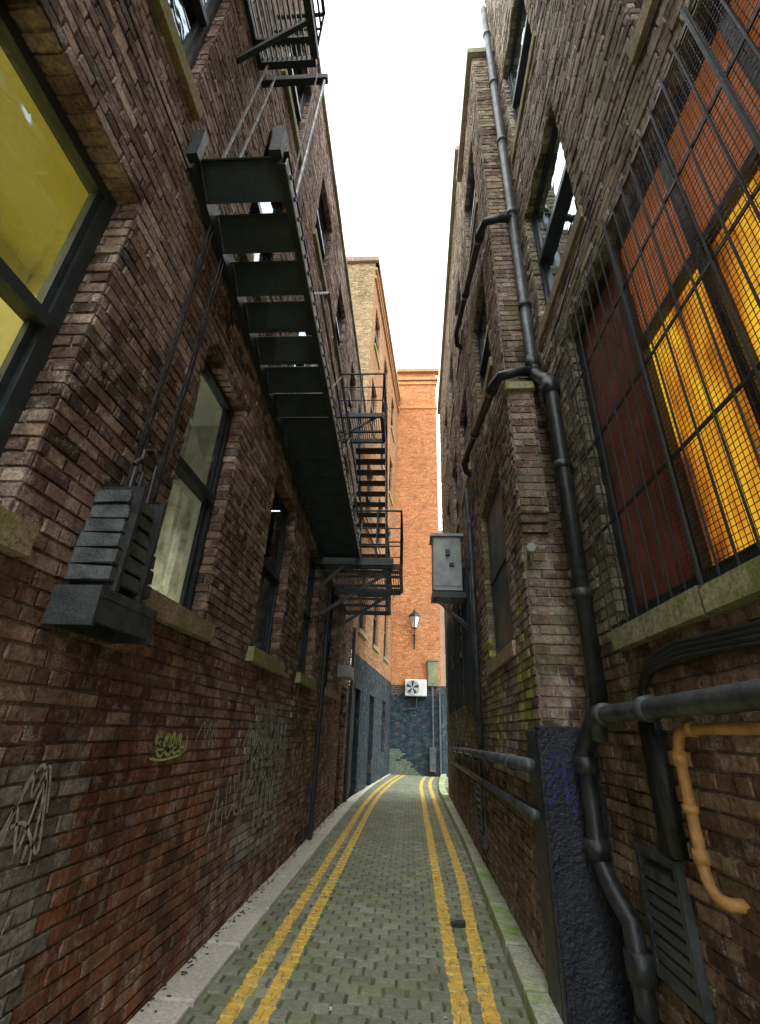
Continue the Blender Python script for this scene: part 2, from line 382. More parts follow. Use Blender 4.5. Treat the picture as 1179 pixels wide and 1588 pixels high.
# ------------------------------------------------------------ LEFT FAR BUILDING
L2=empty('brick_building')
U2=V3((.76,9,0)); W2=Wall((-1.60,13,0),U2,(9,-.76,0))
pT=pal([(.42,.22,.10),(.50,.28,.14),(.36,.19,.09),(.55,.33,.18)],.6,11,.15)
pBl=pal([(.028,.048,.062),(.042,.068,.084),(.02,.035,.046)],.8,12,.2)
def cT(u,z): return pBl(u,z) if z<3.6 else pT(u,z)
def mT(u,z): return (.03,.052,.066) if z<3.6 else (.42,.30,.2)
h2=[]
for a in (.7,3.4,6.2):
    for z in (4.35,8.1,11.85,15.6): h2.append((a,a+1.2,z,z+2.1))
h2+=[(.6,1.6,0,2.7),(3.2,4.3,0,2.7),(6.3,7.4,.9,2.7)]
W2.build(L2,M['brickO'],0,9.05,0,19.5,h2,cT,mT)
for h in h2[:-3]: W2.sash(L2,h,depth=.1)
d=MB()
for h in h2[-3:]: W2.box(d,h[0],h[1],h[2],h[3],-.2,-.12)
d.obj('doors',M['door'],L2)
d=MB()
for z in (7.65,19.1,18.6): W2.box(d,0,9,z,z+.14,.01,.1,(.44,.25,.12))
d.obj('brick_bands',M['brickO'],L2)
WE=Wall((-1.60,13,0),-XA,-YA)
pY=pal([(.33,.24,.13),(.42,.32,.18),(.28,.20,.11)],.6,13,.2)
WE.build(L2,M['brickO'],0,4,11.4,19.5,[],pY,lambda u,z:(.38,.3,.19))
c=MB(); c.box(-5.6,-1.45,12.85,13.6,19.5,19.75,(.3,.22,.15)); W2.box(c,0,9.1,19.5,19.76,-.5,.16,(.4,.26,.15)); c.obj('cornice',M['brickO'],L2)

# ------------------------------------------------------------ END BUILDING (orange)
PB=empty('orange_brick_building')
WP=Wall((-.84,22,0),XA,-YA)
pO=pal([(.56,.24,.10),(.63,.30,.13),(.49,.19,.075),(.67,.35,.17)],.5,21,.15)
pBp=pal([(.022,.05,.068),(.03,.066,.088),(.018,.038,.05),(.05,.085,.10)],.8,12,.2)
def cO(u,z):
    if z<1.2-abs(u-.2)*1.1 and noise.noise(V3((u*3,z*3,3)))>-.3: return (.15,.21,.15)
    return pBp(u,z) if z<3.55 else pO(u,z)
WP.build(PB,M['brickO'],-.1,2.25,0,21.6,[],cO,lambda u,z:(.024,.052,.07) if z<3.55 else (.58,.35,.2))
WPl=Wall((1.41,22,0),(.8,1,0),(1,-.8,0))
WPl.build(PB,M['brickO'],0,8,0,3.55,[],lambda u,z:pBp(u,z),lambda u,z:(.024,.052,.07))
WPs=Wall((1.41,22.0,0),YA,XA)
WPs.build(PB,M['brickO'],0.01,8,3.55,21.6,[],cO,lambda u,z:(.5,.3,.17))
c=MB()
for z,e in ((18.9,.06),(20.7,.08),(21.0,.14),(21.6,.22)): WP.box(c,-.1,2.25+e,z,z+.2,-.2,e,(.56,.27,.11))
c.obj('cornice',M['brickO'],PB)
FB=empty('distant_building')
c=MB(); c.box(1.9,16,31,36,0,15,(.36,.27,.2)); c.obj('far_wall',M['brickO'],FB)
c=MB()
for k in range(5):
    for z in range(4): c.box(2.6+k*2.4,3.7+k*2.4,30.9,31.05,2+z*3.2,3.9+z*3.2)
c.obj('windows',M['frame'],FB)

# ------------------------------------------------------------ RIGHT NEAR BUILDING
R1=empty('brick_warehouse')
W1=Wall((1.3,0,0),YA,-XA)
pR=pal([(.10,.078,.06),(.18,.145,.11),(.26,.225,.172),(.34,.31,.24),(.16,.12,.088)],.8,31,.36,1.25)
def cR(u,z):
    c=pR(u,z)
    if z<2.1: return (c[0]*.92,c[1]*.70,c[2]*.6)
    return upper_light(c,z,1.4)
hR=[(.1,2.94,2.25,4.65),(2.34,3.45,5.325,7.05),(2.4,3.45,8.475,10.35),(.1,1.3,5.325,7.05),(.1,1.3,8.475,10.35)]
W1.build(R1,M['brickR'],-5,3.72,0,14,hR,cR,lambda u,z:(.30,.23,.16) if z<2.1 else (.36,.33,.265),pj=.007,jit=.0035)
for h in hR[1:]: W1.sash(R1,h,fr='framebl',glass='glassup',depth=.08,sd=.185)
h=hR[0]
f=MB()
for u in (.1,.95,1.5,2.12,2.86): W1.box(f,u,u+.06,2.25,4.65,-.14,-.05)
W1.box(f,.16,2.86,2.25,2.33,-.13,-.06); W1.box(f,.16,2.86,4.57,4.65,-.13,-.06); W1.box(f,.17,2.12,3.72,3.77,-.13,-.055)
f.obj('window_frame',M['frame'],R1)
a=MB(); W1.box(a,.17,2.12,2.33,3.72,-.12,-.10); a.obj('amber_panes',M['amber'],R1)
a=MB()
k=3.77
while k<4.57: W1.box(a,.17,2.12,k,k+.085,-.12,-.09+rr(0,.01)); k+=.095
a.obj('boards',M['board'],R1)
a=MB(); 
for q in range(6): W1.box(a,2.185+q*.113,2.292+q*.113,2.33,4.57,-.12,-.09+rr(0,.006))
a.obj('maroon_panel',M['maroon'],R1)
g=MB(); n=.05
u=.12
while u<3.0: g.tube([W1.P(u,2.2,n),W1.P(u+rr(-.008,.008),3.4,n+rr(-.006,.006)),W1.P(u,4.68,n)],.006,6); u+=.125
for z in (2.24,2.85,3.45,4.05,4.62): W1.box(g,.05,3.0,z-.010,z+.010,n-.014,n-.006)
for u in (1.0,1.98): g.tube([W1.P(u,2.2,n+.012),W1.P(u,4.68,n+.012)],.010,6)
g.obj('window_grille',M['iron'],R1)
g=MB(); n=.03
u=.1
while u<2.1: W1.box(g,u,u+.003,2.26,4.6,n,n+.002); u+=.03
z=2.26
while z<4.62: W1.box(g,.1,2.1,z,z+.003,n+.002,n+.004); z+=.03
g.obj('wire_mesh',M['black'],R1)
si=MB(); si.lay(W1.P(0,2.08,-.1),YA,ZA,-XA,-.1,2.97,0,.15,[],lambda u,v:(.40,.40,.24),bw=1.0,bh=.15,j=.004,dep=.17,jit=.006,inset=.012,bond=False,pj=.003)
si.obj('window_sill',M['stone'],R1)
v=MB(); W1.box(v,2.74,2.78,.55,1.10,.01,.05); W1.box(v,3.14,3.18,.55,1.10,.01,.05); W1.box(v,2.78,3.14,1.06,1.10,.01,.048); W1.box(v,2.78,3.14,.55,.59,.01,.048)
for k in range(8):
    z=.60+k*.057; v.obox(W1.P(2.78,z,.012),YA*.36,ZA*.035,W1.N*.035-ZA*.03)
v.obj('louvre_vent',M['greypipe'],R1)
# ------------------------------------------------------------ RIGHT FAR BUILDING
R2=empty('brick_warehouse')
UR=V3((.13,10.3,0)); W3=Wall((.95,3.71,0),UR,(-10.3,.13,0))
pR2=pal([(.10,.07,.052),(.17,.12,.088),(.23,.175,.13),(.30,.25,.185),(.15,.095,.068)],.9,41,.36,1.3)
def cR2(u,z):
    c=pR2(u,z)
    if noise.noise(V3((u*1.5,z*1.5,9)))>.2 and 1.5<z<2.7: return (c[0]*1.25,c[1]*1.6,c[2]*.5)
    if z<1.3: return (c[0]*.85,c[1]*.72,c[2]*.66)
    return upper_light(c,z,1.25)
mR2=lambda u,z:(.34,.30,.245)
hR2=[(.68,2.18,2.4,4.35),(3.6,4.9,2.1,4.2),(5.7,7.0,2.1,4.2),(7.9,9.2,2.1,4.2)]
for a in (.6,3.0,5.2,7.4):
    hR2.append((a,a+1.25,5.7,7.5)); hR2.append((a,a+1.25,8.85,10.65))
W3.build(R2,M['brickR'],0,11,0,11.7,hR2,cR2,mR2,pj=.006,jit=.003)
W3u=Wall(W3.P(1.9,0,0),UR,W3.N)
W3u.build(R2,M['brickR'],0,9.1,11.7,12.9,[],cR2,mR2)
for i,h in enumerate(hR2):
    W3.sash(R2,h,sill=(h[2]>5 or i==0),glass='glassup' if h[2]>5 else 'glassdk',depth=.09,fr='framebl',sd=.19)
b_=MB(); W3.box(b_,.76,2.10,2.5,3.34,-.085,-.07); W3.box(b_,.76,2.10,3.42,4.27,-.075,-.06); b_.obj('window_boarding',M['panelgrey'],R2)
W4=Wall((.95,3.71,0),XA,-YA)
def c4(u,z): return upper_light(pR2(u+7,z),z,1.3)
W4.build(R2,M['brickR'],0,.36,0,11.7,[],c4,mR2,pj=.006,jit=.003)
co=MB()
co.box(.925,1.16,3.575,3.70,3.32,4.6,(.3,.26,.21))
co.lay(V3((0,3.575,0)),XA,ZA,-YA,.925,1.16,3.32,4.6,[],c4,pj=.006,jit=.003)
co.lay(V3((.925,0,0)),YA,ZA,-XA,3.575,3.76,3.32,4.6,[],c4,pj=.006,jit=.003)
for k in range(3):
    co.box(.93+.01*k,1.16,3.575+.04*(k+1),3.70,3.25-.075*k,3.318-.075*k,(.25,.17,.12))
co.obj('corbelled_buttress',M['brickR'],R2)
co=MB(); co.lay(V3((0,3.54,0)),XA,ZA,-YA,.89,1.17,4.6,4.7,[],lambda u,v:(.36,.35,.20),bw=9,bh=.1,j=0,dep=.02,inset=.01,bond=False,pj=0); co.box(.892,1.168,3.542,3.70,4.602,4.698,(.36,.35,.2)); co.obj('weathered_cap',M['stone'],R2)
c=MB(); c.box(.86,1.34,3.62,5.6,11.7,11.85,(.4,.36,.28)); W3.box(c,1.9,11,12.9,13.05,-.4,.1,(.4,.36,.28)); c.obj('coping',M['stone'],R2)
c=MB(); c.lay(V3((0,3.70,0)),XA,ZA,-YA,.90,1.3,0,1.68,[],lambda u,z:(.02,.025,.03),bw=5,bh=1.7,j=0,dep=.06,bond=False,pj=0,inset=.012); c.lay(W3.P(0,0,0),W3.U,ZA,W3.N,-.07,.35,0,1.66,[],lambda u,z:(.02,.025,.03),bw=5,bh=1.7,j=0,dep=.05,bond=False,pj=0,inset=.012)
c.obj('painted_plinth',M['blackpaint'],R2)
g=MB()
for hh in hR2[1:4]:
    u=hh[0]
    while u<hh[1]+.01: g.tube([W3.P(u,hh[2]-.05,.06),W3.P(u,hh[3]+.05,.06)],.01,6); u+=.13
    for z in (hh[2],hh[2]+.7,hh[2]+1.4,hh[3]): W3.box(g,hh[0]-.05,hh[1]+.05,z-.015,z+.015,.04,.055)
g.obj('window_bars',M['iron'],R2)

# ------------------------------------------------------------ pipes on the right
def clampings(mb,a,b,r,nn):
    a=V3(a);b=V3(b)
    for k in range(nn):
        p=a.lerp(b,(k+.5)/nn); d=(b-a).normalized(); mb.tube([p-d*.035,p+d*.035],r*1.28,12)
DP=empty('downpipe')
m=MB()
top=(1.2,3.60,13.2); m.tube([top,(1.2,3.60,4.95),(1.2,3.55,4.85)],.052,14); clampings(m,(1.2,3.6,13),(1.2,3.6,5),.052,5)
m.obj('upper_pipe',M['greypipe'],DP,True)
m=MB(); m.tube([(1.2,3.6,4.98),(1.2,3.56,4.82),(1.2,3.40,4.62),(1.2,3.28,4.5),(1.21,3.24,4.35),(1.21,3.26,1.8)],.056,14)
m.tube([(1.21,3.25,4.45),(1.21,3.25,4.3)],.075,14); m.tube([(1.2,3.6,5.05),(1.2,3.6,4.9)],.075,14)
clampings(m,(1.21,3.25,4.1),(1.21,3.26,2.0),.056,2)
m.tube([(1.21,3.26,1.85),(1.19,3.38,1.7),(1.16,3.52,1.55),(1.16,3.52,.95),(1.18,3.4,.82),(1.2,3.25,.72),(1.2,3.22,.0)],.055,14)
for p,q in (((1.16,3.52,1.5),(1.16,3.52,1.4)),((1.16,3.52,1.05),(1.16,3.52,.95)),((1.2,3.22,.62),(1.2,3.22,.5)),((1.2,3.22,.35),(1.2,3.22,.27))): m.tube([p,q],.075,14)
m.obj('lower_pipe',M['black'],DP,True)
for nm,pts in (('waste_branch',[(1.2,3.6,4.9),(1.0,3.52,4.80),(.86,3.55,4.78),(.83,3.75,4.84),(.85,6.5,5.62),(.9,6.6,5.5),(1.0,6.62,5.45)]),('waste_branch_upper',[(1.2,3.6,7.3),(1.02,3.56,7.25),(.87,3.6,7.25),(.84,3.75,7.3),(.85,6.7,8.7),(.88,6.85,8.55),(1.0,6.9,8.5)])):
    m=MB(); m.tube(pts,.048,12); 
    m.tube([V3(pts[3]).lerp(V3(pts[4]),.02),V3(pts[3]).lerp(V3(pts[4]),.06)],.062,12)
    m.tube([V3(pts[3]).lerp(V3(pts[4]),.5),V3(pts[3]).lerp(V3(pts[4]),.53)],.06,12)
    m.obj(nm,M['black'],DP,True)
HP=empty('horizontal_service_pipe')
m=MB(); m.tube([(1.19,-4,1.83),(1.19,3.2,1.745),(1.2,3.3,1.71),(1.2,3.32,1.6)],.05,16); clampings(m,(1.19,-3,1.82),(1.19,3.2,1.745),.05,5); m.tube([(1.19,3.12,1.746),(1.19,3.2,1.745)],.066,14)
m.obj('pipe',M['greypipe'],HP,True)
GP=empty('gas_pipe')
m=MB(); m.tube([(1.23,-4,1.68),(1.23,2.34,1.66),(1.23,2.41,1.64),(1.23,2.45,1.57),(1.23,2.45,1.14),(1.23,2.43,1.08),(1.23,2.38,1.05),(1.245,2.34,1.045),(1.32,2.33,1.045)],.024,12)
for p,q in (((1.23,2.27,1.66),(1.23,2.33,1.66)),((1.23,2.45,1.57),(1.23,2.45,1.51)),((1.23,2.45,1.2),(1.23,2.45,1.15)),((1.23,2.45,1.36),(1.23,2.45,1.33))): m.tube([p,q],.032,12)
m.obj('pipe',M['yellowpipe'],GP,True)
CB=empty('wall_cables')
m=MB()
for k in range(4):
    o=k*.022; m.tube([(1.27-.01*(k%2),-3,2.06-o),(1.25,.8,2.04-o+.01*math.sin(k)),(1.26,1.7,2.0-o),(1.25,2.3,2.03-o),(1.26,2.62,2.0-o),(1.26,2.74+o*.6,1.9-o),(1.27,2.75+o*.6,1.5),(1.26,2.74+o*.6,1.15),(1.27,2.74+o*.6,1.12)],.013,8)
m.box(1.225,1.30,2.66,2.80,1.12,1.7)
m.obj('cable_bundle',M['black'],CB,True)
SP=empty('low_service_pipes')
m=MB(); m.tube([W3.P(.1,1.42,.09),W3.P(4,1.38,.09),W3.P(8.2,1.3,.09)],.05,12); m.tube([W3.P(.1,1.12,.08),W3.P(8.2,1.05,.08)],.035,12); clampings(m,W3.P(.1,1.42,.09),W3.P(8,1.3,.09),.05,6)
m.tube([W3.P(2.95,1.38,.07),W3.P(2.95,4.6,.07),W3.P(3.1,4.8,.07),W3.P(3.1,5.3,.07)],.035,10); m.tube([W3.P(3.2,.5,.07),W3.P(3.2,3.9,.07)],.02,10)
m.obj('pipes',M['greypipe'],SP,True)
m=MB()
for k in range(9): W3.box(m,3.3,3.9,.4+k*.08,.44+k*.08,.015,.05)
W3.box(m,3.25,3.3,.35,1.0,.015,.06);W3.box(m,3.9,3.95,.35,1.0,.015,.06); m.obj('vent_grille',M['greypipe'],SP)
EB=empty('electrical_cabinet')
m=MB(); m.lay(V3((0,7.62,0)),XA,ZA,-YA,.38,.88,3.78,4.76,[],lambda u,v:(.3,.3,.3),bw=9,bh=9,j=0,dep=.02,inset=.01,bond=False,pj=0)
m.box(.38,.88,7.622,7.98,3.78,4.76); m.box(.34,.92,7.56,8.02,4.76,4.81); m.box(.41,.61,7.585,7.6,3.86,4.68); m.box(.65,.84,7.585,7.6,3.86,4.68); m.obj('cabinet',M['boxgrey'],EB)
m=MB(); m.box(.36,1.02,7.58,8.0,3.66,3.76); m.tube([(.64,7.6,3.66),(.64,7.6,3.45),(.75,7.62,3.3),(.95,7.65,3.2)],.02); m.tube([(.55,7.6,3.66),(.55,7.6,3.5),(.98,7.6,3.1)],.015); m.bar((.4,7.7,3.66),(1.0,7.7,3.2),.03,.03); m.box(.60,.68,7.54,7.585,4.4,4.5); m.box(.66,.74,7.54,7.585,4.2,4.26)
m.tube([(.86,7.7,4.2),(1.05,7.5,4.15),(1.0,7.0,4.1)],.03);m.obj('bracket_and_conduit',M['black'],EB)
CC=empty('security_camera'); m=MB(); m.tube([(.98,3.69,2.98),(.98,3.58,3.0)],.015); m.tube([(.98,3.60,3.0),(.95,3.46,2.96)],.035,12); m.obj('camera_body',M['boxgrey'],CC)

# ------------------------------------------------------------ FIRE ESCAPE
FE=empty('fire_escape')
A=V3((0,1.78,5.18)); B=V3((0,7.85,4.38)); D=(B-A); Ln=D.length; D.normalize(); Pn=V3((0,-D.z,D.y))
xi,xo=-1.53,-.93
m=MB()
for x in (xi,xo): m.bar(V3((x,A.y,A.z)),V3((x,B.y,B.z)),.014,.2); 
for x in (xi-.02,xo+.02):
    for s in (-.1,.1): m.bar(V3((x,A.y,A.z))+Pn*s,V3((x,B.y,B.z))+Pn*s,.05,.01)
nt_=17; td=V3((0,.80,-.60)); nr=V3((0,-.60,-.80))
tr=MB()
for k in range(nt_):
    c=A+D*(.14+k*(Ln-.28)/(nt_-1))
    p=V3((xi+.008,c.y,c.z))-td*.14
    tr.obox(p,XA*(xo-xi-.016),td*.265,nr*.006)
    tr.obox(p+nr*.007,XA*(xo-xi-.016),td*.01,nr*.028)
    tr.obox(p+td*.255+nr*.007,XA*(xo-xi-.016),td*.01,nr*.022)
m.box(xi-.03,xi+.05,1.70,1.76,5.12,5.42); m.box(xo-.05,xo+.03,1.70,1.76,5.12,5.42)
m.obj('counterbalanced_flight',M['iron'],FE)
tr.obj('treads',plain('teal_grey_tread_plate',(.034,.056,.060),.5,.1,(.020,.032,.035),5,.004),FE)
m=MB(); m.bar(V3((xo+.05,A.y,A.z-.045)),V3((xo+.05,B.y,B.z-.045)),.006,.1)
m.obj('side_strip',M['ironlt'],FE)
m=MB()
for k in range(44):
    c=A+D*(.1+k*.138); m.tube([V3((xo+.052,c.y,c.z-.045)),V3((xo+.07,c.y,c.z-.045))],.017,6)
m.obj('bolts',M['black'],FE)
m=MB(); up_=V3((0,.62,.78))
for x in (xo+.03,xi):
    a=V3((x,A.y+1.0,A.z-.13)); b=V3((x,B.y-.6,B.z+.08))
    m.tube([a+up_*.95,b+up_*.95],.016,8); m.tube([a+up_*.5,b+up_*.5],.012,8)
    for k in range(5):
        q=a.lerp(b,k/4); m.tube([q,q+up_*.95],.013,6)
m.tube([(-.93,2.14,5.2),(-.93,2.33,7.7)],.016,8); m.tube([(-.97,2.14,5.2),(-1.0,2.28,7.7)],.008,6)
m.tube([(-1.5,1.95,5.25),(-1.5,2.2,7.7)],.012,6);m.tube([(-1.45,2.05,5.25),(-1.45,2.3,7.7)],.012,6)
m.obj('handrails_and_hangers',M['rust'],FE)
def platform(mb,x0,x1,y0,y1,z,along='y',sp=.045):
    t=.09
    mb.box(x0,x1,y0-.03,y0+.03,z-t,z); mb.box(x0,x1,y1-.03,y1+.03,z-t,z); mb.box(x1-.03,x1+.03,y0+.031,y1-.031,z-t,z+.002); mb.box(x0,x0+.04,y0+.031,y1-.031,z-t,z+.002)
    x=x0+.05
    while x<x1-.04: mb.box(x,x+.012,y0+.03,y1-.03,z-.045,z-.005); x+=sp
    y=y0+.5
    while y<y1: mb.box(x0+.04,x1-.03,y,y+.05,z-t+.003,z-.046); y+=.6
def rail(mb,pts,h=1.0,step=.5,mids=(.5,)):
    for a,b in zip(pts,pts[1:]):
        a=V3(a);b=V3(b); n=max(1,round((b-a).length/step))
        mb.tube([a+ZA*h,b+ZA*h],.02,8)
        for q in mids: mb.tube([a+ZA*h*q,b+ZA*h*q],.012,6)
        for k in range(n+1):
            p=a.lerp(b,k/n); mb.tube([p-ZA*.05,p+ZA*h],.014,6)
m=MB()
platform(m,-1.6,-.18,7.75,9.3,4.28); platform(m,-1.6,-.5,9.36,11.3,4.28)
m.box(-1.75,-.3,7.55,7.63,4.2,4.32)
for y in (7.8,9.2): m.bar((-1.6,y,3.35),(-.35,y,4.18),.05,.05); m.bar((-1.6,y,4.15),(-.2,y,4.15),.06,.05); 
m.bar((-1.6,7.6,3.75),(-1.15,7.6,4.2),.05,.05)
y0_,z0_,y1_,z1_=10.7,4.28,8.45,7.4
for x in (-1.22,-.58): m.bar((x,y0_,z0_+.05),(x,y1_,z1_),.012,.22)
nn=15
for k in range(nn):
    t=(k+1)/(nn+1); y=y0_+(y1_-y0_)*t; z=z0_+(z1_-z0_)*t
    m.box(-1.214,-.586,y-.12,y+.12,z-.006,z+.006)
platform(m,-1.6,-.6,7.55,8.45,7.42)
m.bar((-1.6,7.6,6.8),(-.75,7.6,7.35),.04,.04)
platform(m,-1.6,-1.0,.3,2.2,7.78,sp=.05)
m.box(-1.6,-.9,2.30,2.36,7.66,7.74); 
for y in (1.3,1.9): m.bar((-1.6,y,7.0),(-1.02,y,7.72),.04,.04)
m.obj('iron_platforms_and_stairs',M['iron'],FE)
m=MB()
rail(m,[(-1.5,7.75,4.28),(-.18,7.75,4.28),(-.18,9.3,4.28),(-.5,9.3,4.28)],1.05,.45,(.33,.66))
rail(m,[(-.5,9.4,4.28),(-.5,11.3,4.28)],1.05,.5,(.33,.66))
rail(m,[(-1.5,7.55,7.42),(-.6,7.55,7.42),(-.6,8.45,7.42)],1.05,.45,(.33,.66))
rail(m,[(-1.02,.3,7.78),(-1.02,2.2,7.78),(-1.55,2.2,7.78)],1.05,.4,(.33,.66))
for x in (-1.22,-.58):
    m.tube([(x,y0_,z0_+1.05),(x,y1_,z1_+1.0)],.018,8)
    for k in range(6):
        t=k/5; m.tube([(x,y0_+(y1_-y0_)*t,z0_+(z1_-z0_)*t),(x,y0_+(y1_-y0_)*t,z0_+(z1_-z0_)*t+1.02)],.012,6)
m.obj('railings',M['iron'],FE)
# counterweight
CW=empty('counterweight')
m=MB(); z=2.18
for k in range(6):
    e=rr(-.006,.006); w_=.010*k
    m.lay(V3((-1.60,0,0)),YA,ZA,XA,1.96+e+w_*.6,2.34+e-w_*.6,z,z+.078,[],lambda u,v:(.2,.2,.2),bw=9,bh=.0781,j=0,dep=.215-k*.006,jit=.003,inset=.008,bond=False,pj=.003)
    m.box(-1.60,-1.396-.006*k,1.972+e+w_*.6,2.328+e-w_*.6,z+.006,z+.074); z+=.083
m.obj('weights',M['cwt'],CW)
m=MB()
for y in (2.03,2.24): m.box(-1.61,-1.372,y-.012,y+.012,2.15,2.70)
for y in (2.08,2.15): m.tube([(-1.5,y,2.66),(-1.5,y,2.86)],.013,8)
m.tube([(-1.5,2.06,2.86),(-1.5,2.09,2.91),(-1.5,2.14,2.91),(-1.5,2.17,2.86)],.013,8); m.tube([(-1.5,2.11,2.9),(-1.5,2.11,2.98),(-1.5,2.17,3.02),(-1.5,2.25,2.97),(-1.5,2.26,2.7)],.012,8)
for y in (2.12,2.16,2.36,2.40): m.tube([(-1.55,y,2.66),(-1.54,y+.02,5.3)],.009,6)
m.obj('straps_and_cables',M['black'],CW)
m=MB(); m.box(-1.6,-1.37,1.92,2.42,2.10,2.145); m.box(-1.6,-1.37,1.92,1.945,1.97,2.10); m.box(-1.6,-1.37,2.395,2.42,1.97,2.10); m.box(-1.6,-1.57,1.945,2.395,1.97,2.10); m.box(-1.395,-1.372,1.945,2.395,1.99,2.099)
m.obj('shelf',M['cwd'],CW)
WR=empty('wall_wires'); m=MB()
pts=[(-1.57,4.0+k*.35,4.75+.22*math.sin(k*.9)+.05*math.sin(k*2.3)) for k in range(14)]; m.tube(pts,.006,6)
pts=[(-1.56,5.5+k*.3,4.55-.5*math.sin(k*math.pi/9)) for k in range(10)]; m.tube(pts,.006,6)
m.tube([(-1.58,-1,5.2),(-1.57,1,5.12),(-1.57,4,5.0),(-1.57,9,4.7)],.007,6)
m.tube([W3.P(3.2,5.2,.05),W3.P(3,4.6,.1),W3.P(2.6,4.5,.06),W3.P(2.4,5.0,.05)],.008,6)
m.tube([(-1.4,13.0,9.4),(-.2,16,8.4),(1.05,11,8.2)],.006,6)
m.tube([W1.P(3.3,4.2,.03),W1.P(3.1,4.9,.03),W1.P(1.8,5.1,.03),W1.P(.2,5.05,.03)],.005,6)
m.obj('wires',M['black'],WR)

# ------------------------------------------------------------ wall lantern, AC, box on end wall
LN=empty('wall_lantern'); m=MB(); lx,ly,lz=.2,21.55,6.0
g=MB(); g.tube([(lx,ly,lz),(lx,ly,lz+.5)],[.13,.24],4); g.obj('glass',M['lampglass'],LN)
m.tube([(lx,ly,lz-.06),(lx,ly,lz)],[.06,.16],4); m.tube([(lx,ly,lz+.5),(lx,ly,lz+.56),(lx,ly,lz+.72),(lx,ly,lz+.85)],[.28,.27,.1,.03],4)
for a in range(4):
    t=math.pi/2*a; m.tube([(lx+.135*math.cos(t),ly+.135*math.sin(t),lz),(lx+.25*math.cos(t),ly+.25*math.sin(t),lz+.5)],.015,5)
m.tube([(lx,ly,lz-.05),(lx,ly+.05,lz-.3),(lx,ly+.2,lz-.55),(lx,21.97,lz-.6)],.025,8); m.tube([(lx,21.97,lz-.9),(lx,21.97,lz-.2)],.03,6); m.tube([(lx,ly+.05,lz-.3),(lx-.12,ly+.2,lz-.35),(lx,21.9,lz-.25)],.015,6)
m.obj('lantern_body',M['black'],LN)
AC=empty('air_conditioner'); m=MB(); m.lay(V3((0,21.55,0)),XA,ZA,-YA,-.2,.74,3.06,3.74,[],lambda u,v:(.3,.3,.3),bw=9,bh=9,j=0,dep=.02,inset=.02,bond=False,pj=0); m.box(-.2,.74,21.551,21.9,3.06,3.74); m.obj('casing',M['white'],AC)
m=MB()
for r in (.29,.22,.15,.08): m.tube([(.12+r*math.cos(t*math.pi/12),21.51,3.4+r*math.sin(t*math.pi/12)) for t in range(25)],.008,5,False)
for t in range(5):
    a=t*1.2566; m.quad((.12,21.525,3.4),(.12+.27*math.cos(a),21.525,3.4+.27*math.sin(a)),(.12+.27*math.cos(a+.5),21.52,3.4+.27*math.sin(a+.5)),(.12+.1*math.cos(a+.6),21.525,3.4+.1*math.sin(a+.6)))
m.box(.0,.05,21.9,22,3.0,3.06); m.box(.5,.55,21.6,22,2.98,3.05)
m.obj('fan_grille',M['iron'],AC)
JB=empty('junction_cabinet'); m=MB(); m.box(.8,1.25,21.6,21.98,3.5,4.55); m.box(.76,1.29,21.56,21.98,4.55,4.62); m.box(.84,1.2,21.58,21.6,3.6,4.45); m.obj('cabinet',plain('green_grey_enamel',(.26,.29,.16),.5,0,(.14,.17,.10)),JB)
m=MB(); m.tube([(1.0,21.8,3.5),(1.0,21.8,.3)],.05); m.tube([(1.3,21.85,.0),(1.3,21.85,3.3)],.05); m.box(.85,1.1,21.6,21.95,.2,1.1); m.tube([(.3,21.8,3.06),(.3,21.85,2.6),(-.3,21.9,2.5)],.03); m.obj('conduit',M['greypipe'],JB)

# ------------------------------------------------------------ GROUND
g=MB()
g.quad((-300,-300,-.03),(300,-300,-.03),(300,300,-.03),(-300,300,-.03),(.12,.12,.11)); g.obj('ground',attr_mat('ground_paving',rough=.9,nscale=.3),None)
g=MB(); g.quad((-1.7,-5,.0),(1.3,-5,.0),(1.3,18,.0),(-1.7,18,.0),(.10,.125,.055)); g.quad((-1.7,18,.0),(12,18,.0),(12,44,.0),(-1.7,44,.0),(.10,.125,.055))
pS=pal([(.22,.25,.175),(.285,.315,.23),(.24,.265,.195),(.335,.36,.27)],.7,51,.18,1.0)
g.lay(V3((0,0,.0)),XA,YA,ZA,-1.5,1.15,.4,18,[],pS,bw=.16,bh=.13,j=.013,dep=.014,jit=.004,inset=.007,bond=False,pj=.003)
g.lay(V3((0,0,.0)),XA,YA,ZA,-1.5,6,18.07,32,[],pS,bw=.16,bh=.13,j=.013,dep=.012,jit=.004,inset=.007,bond=False,pj=.002)
g.obj('road',M['sett'],None)
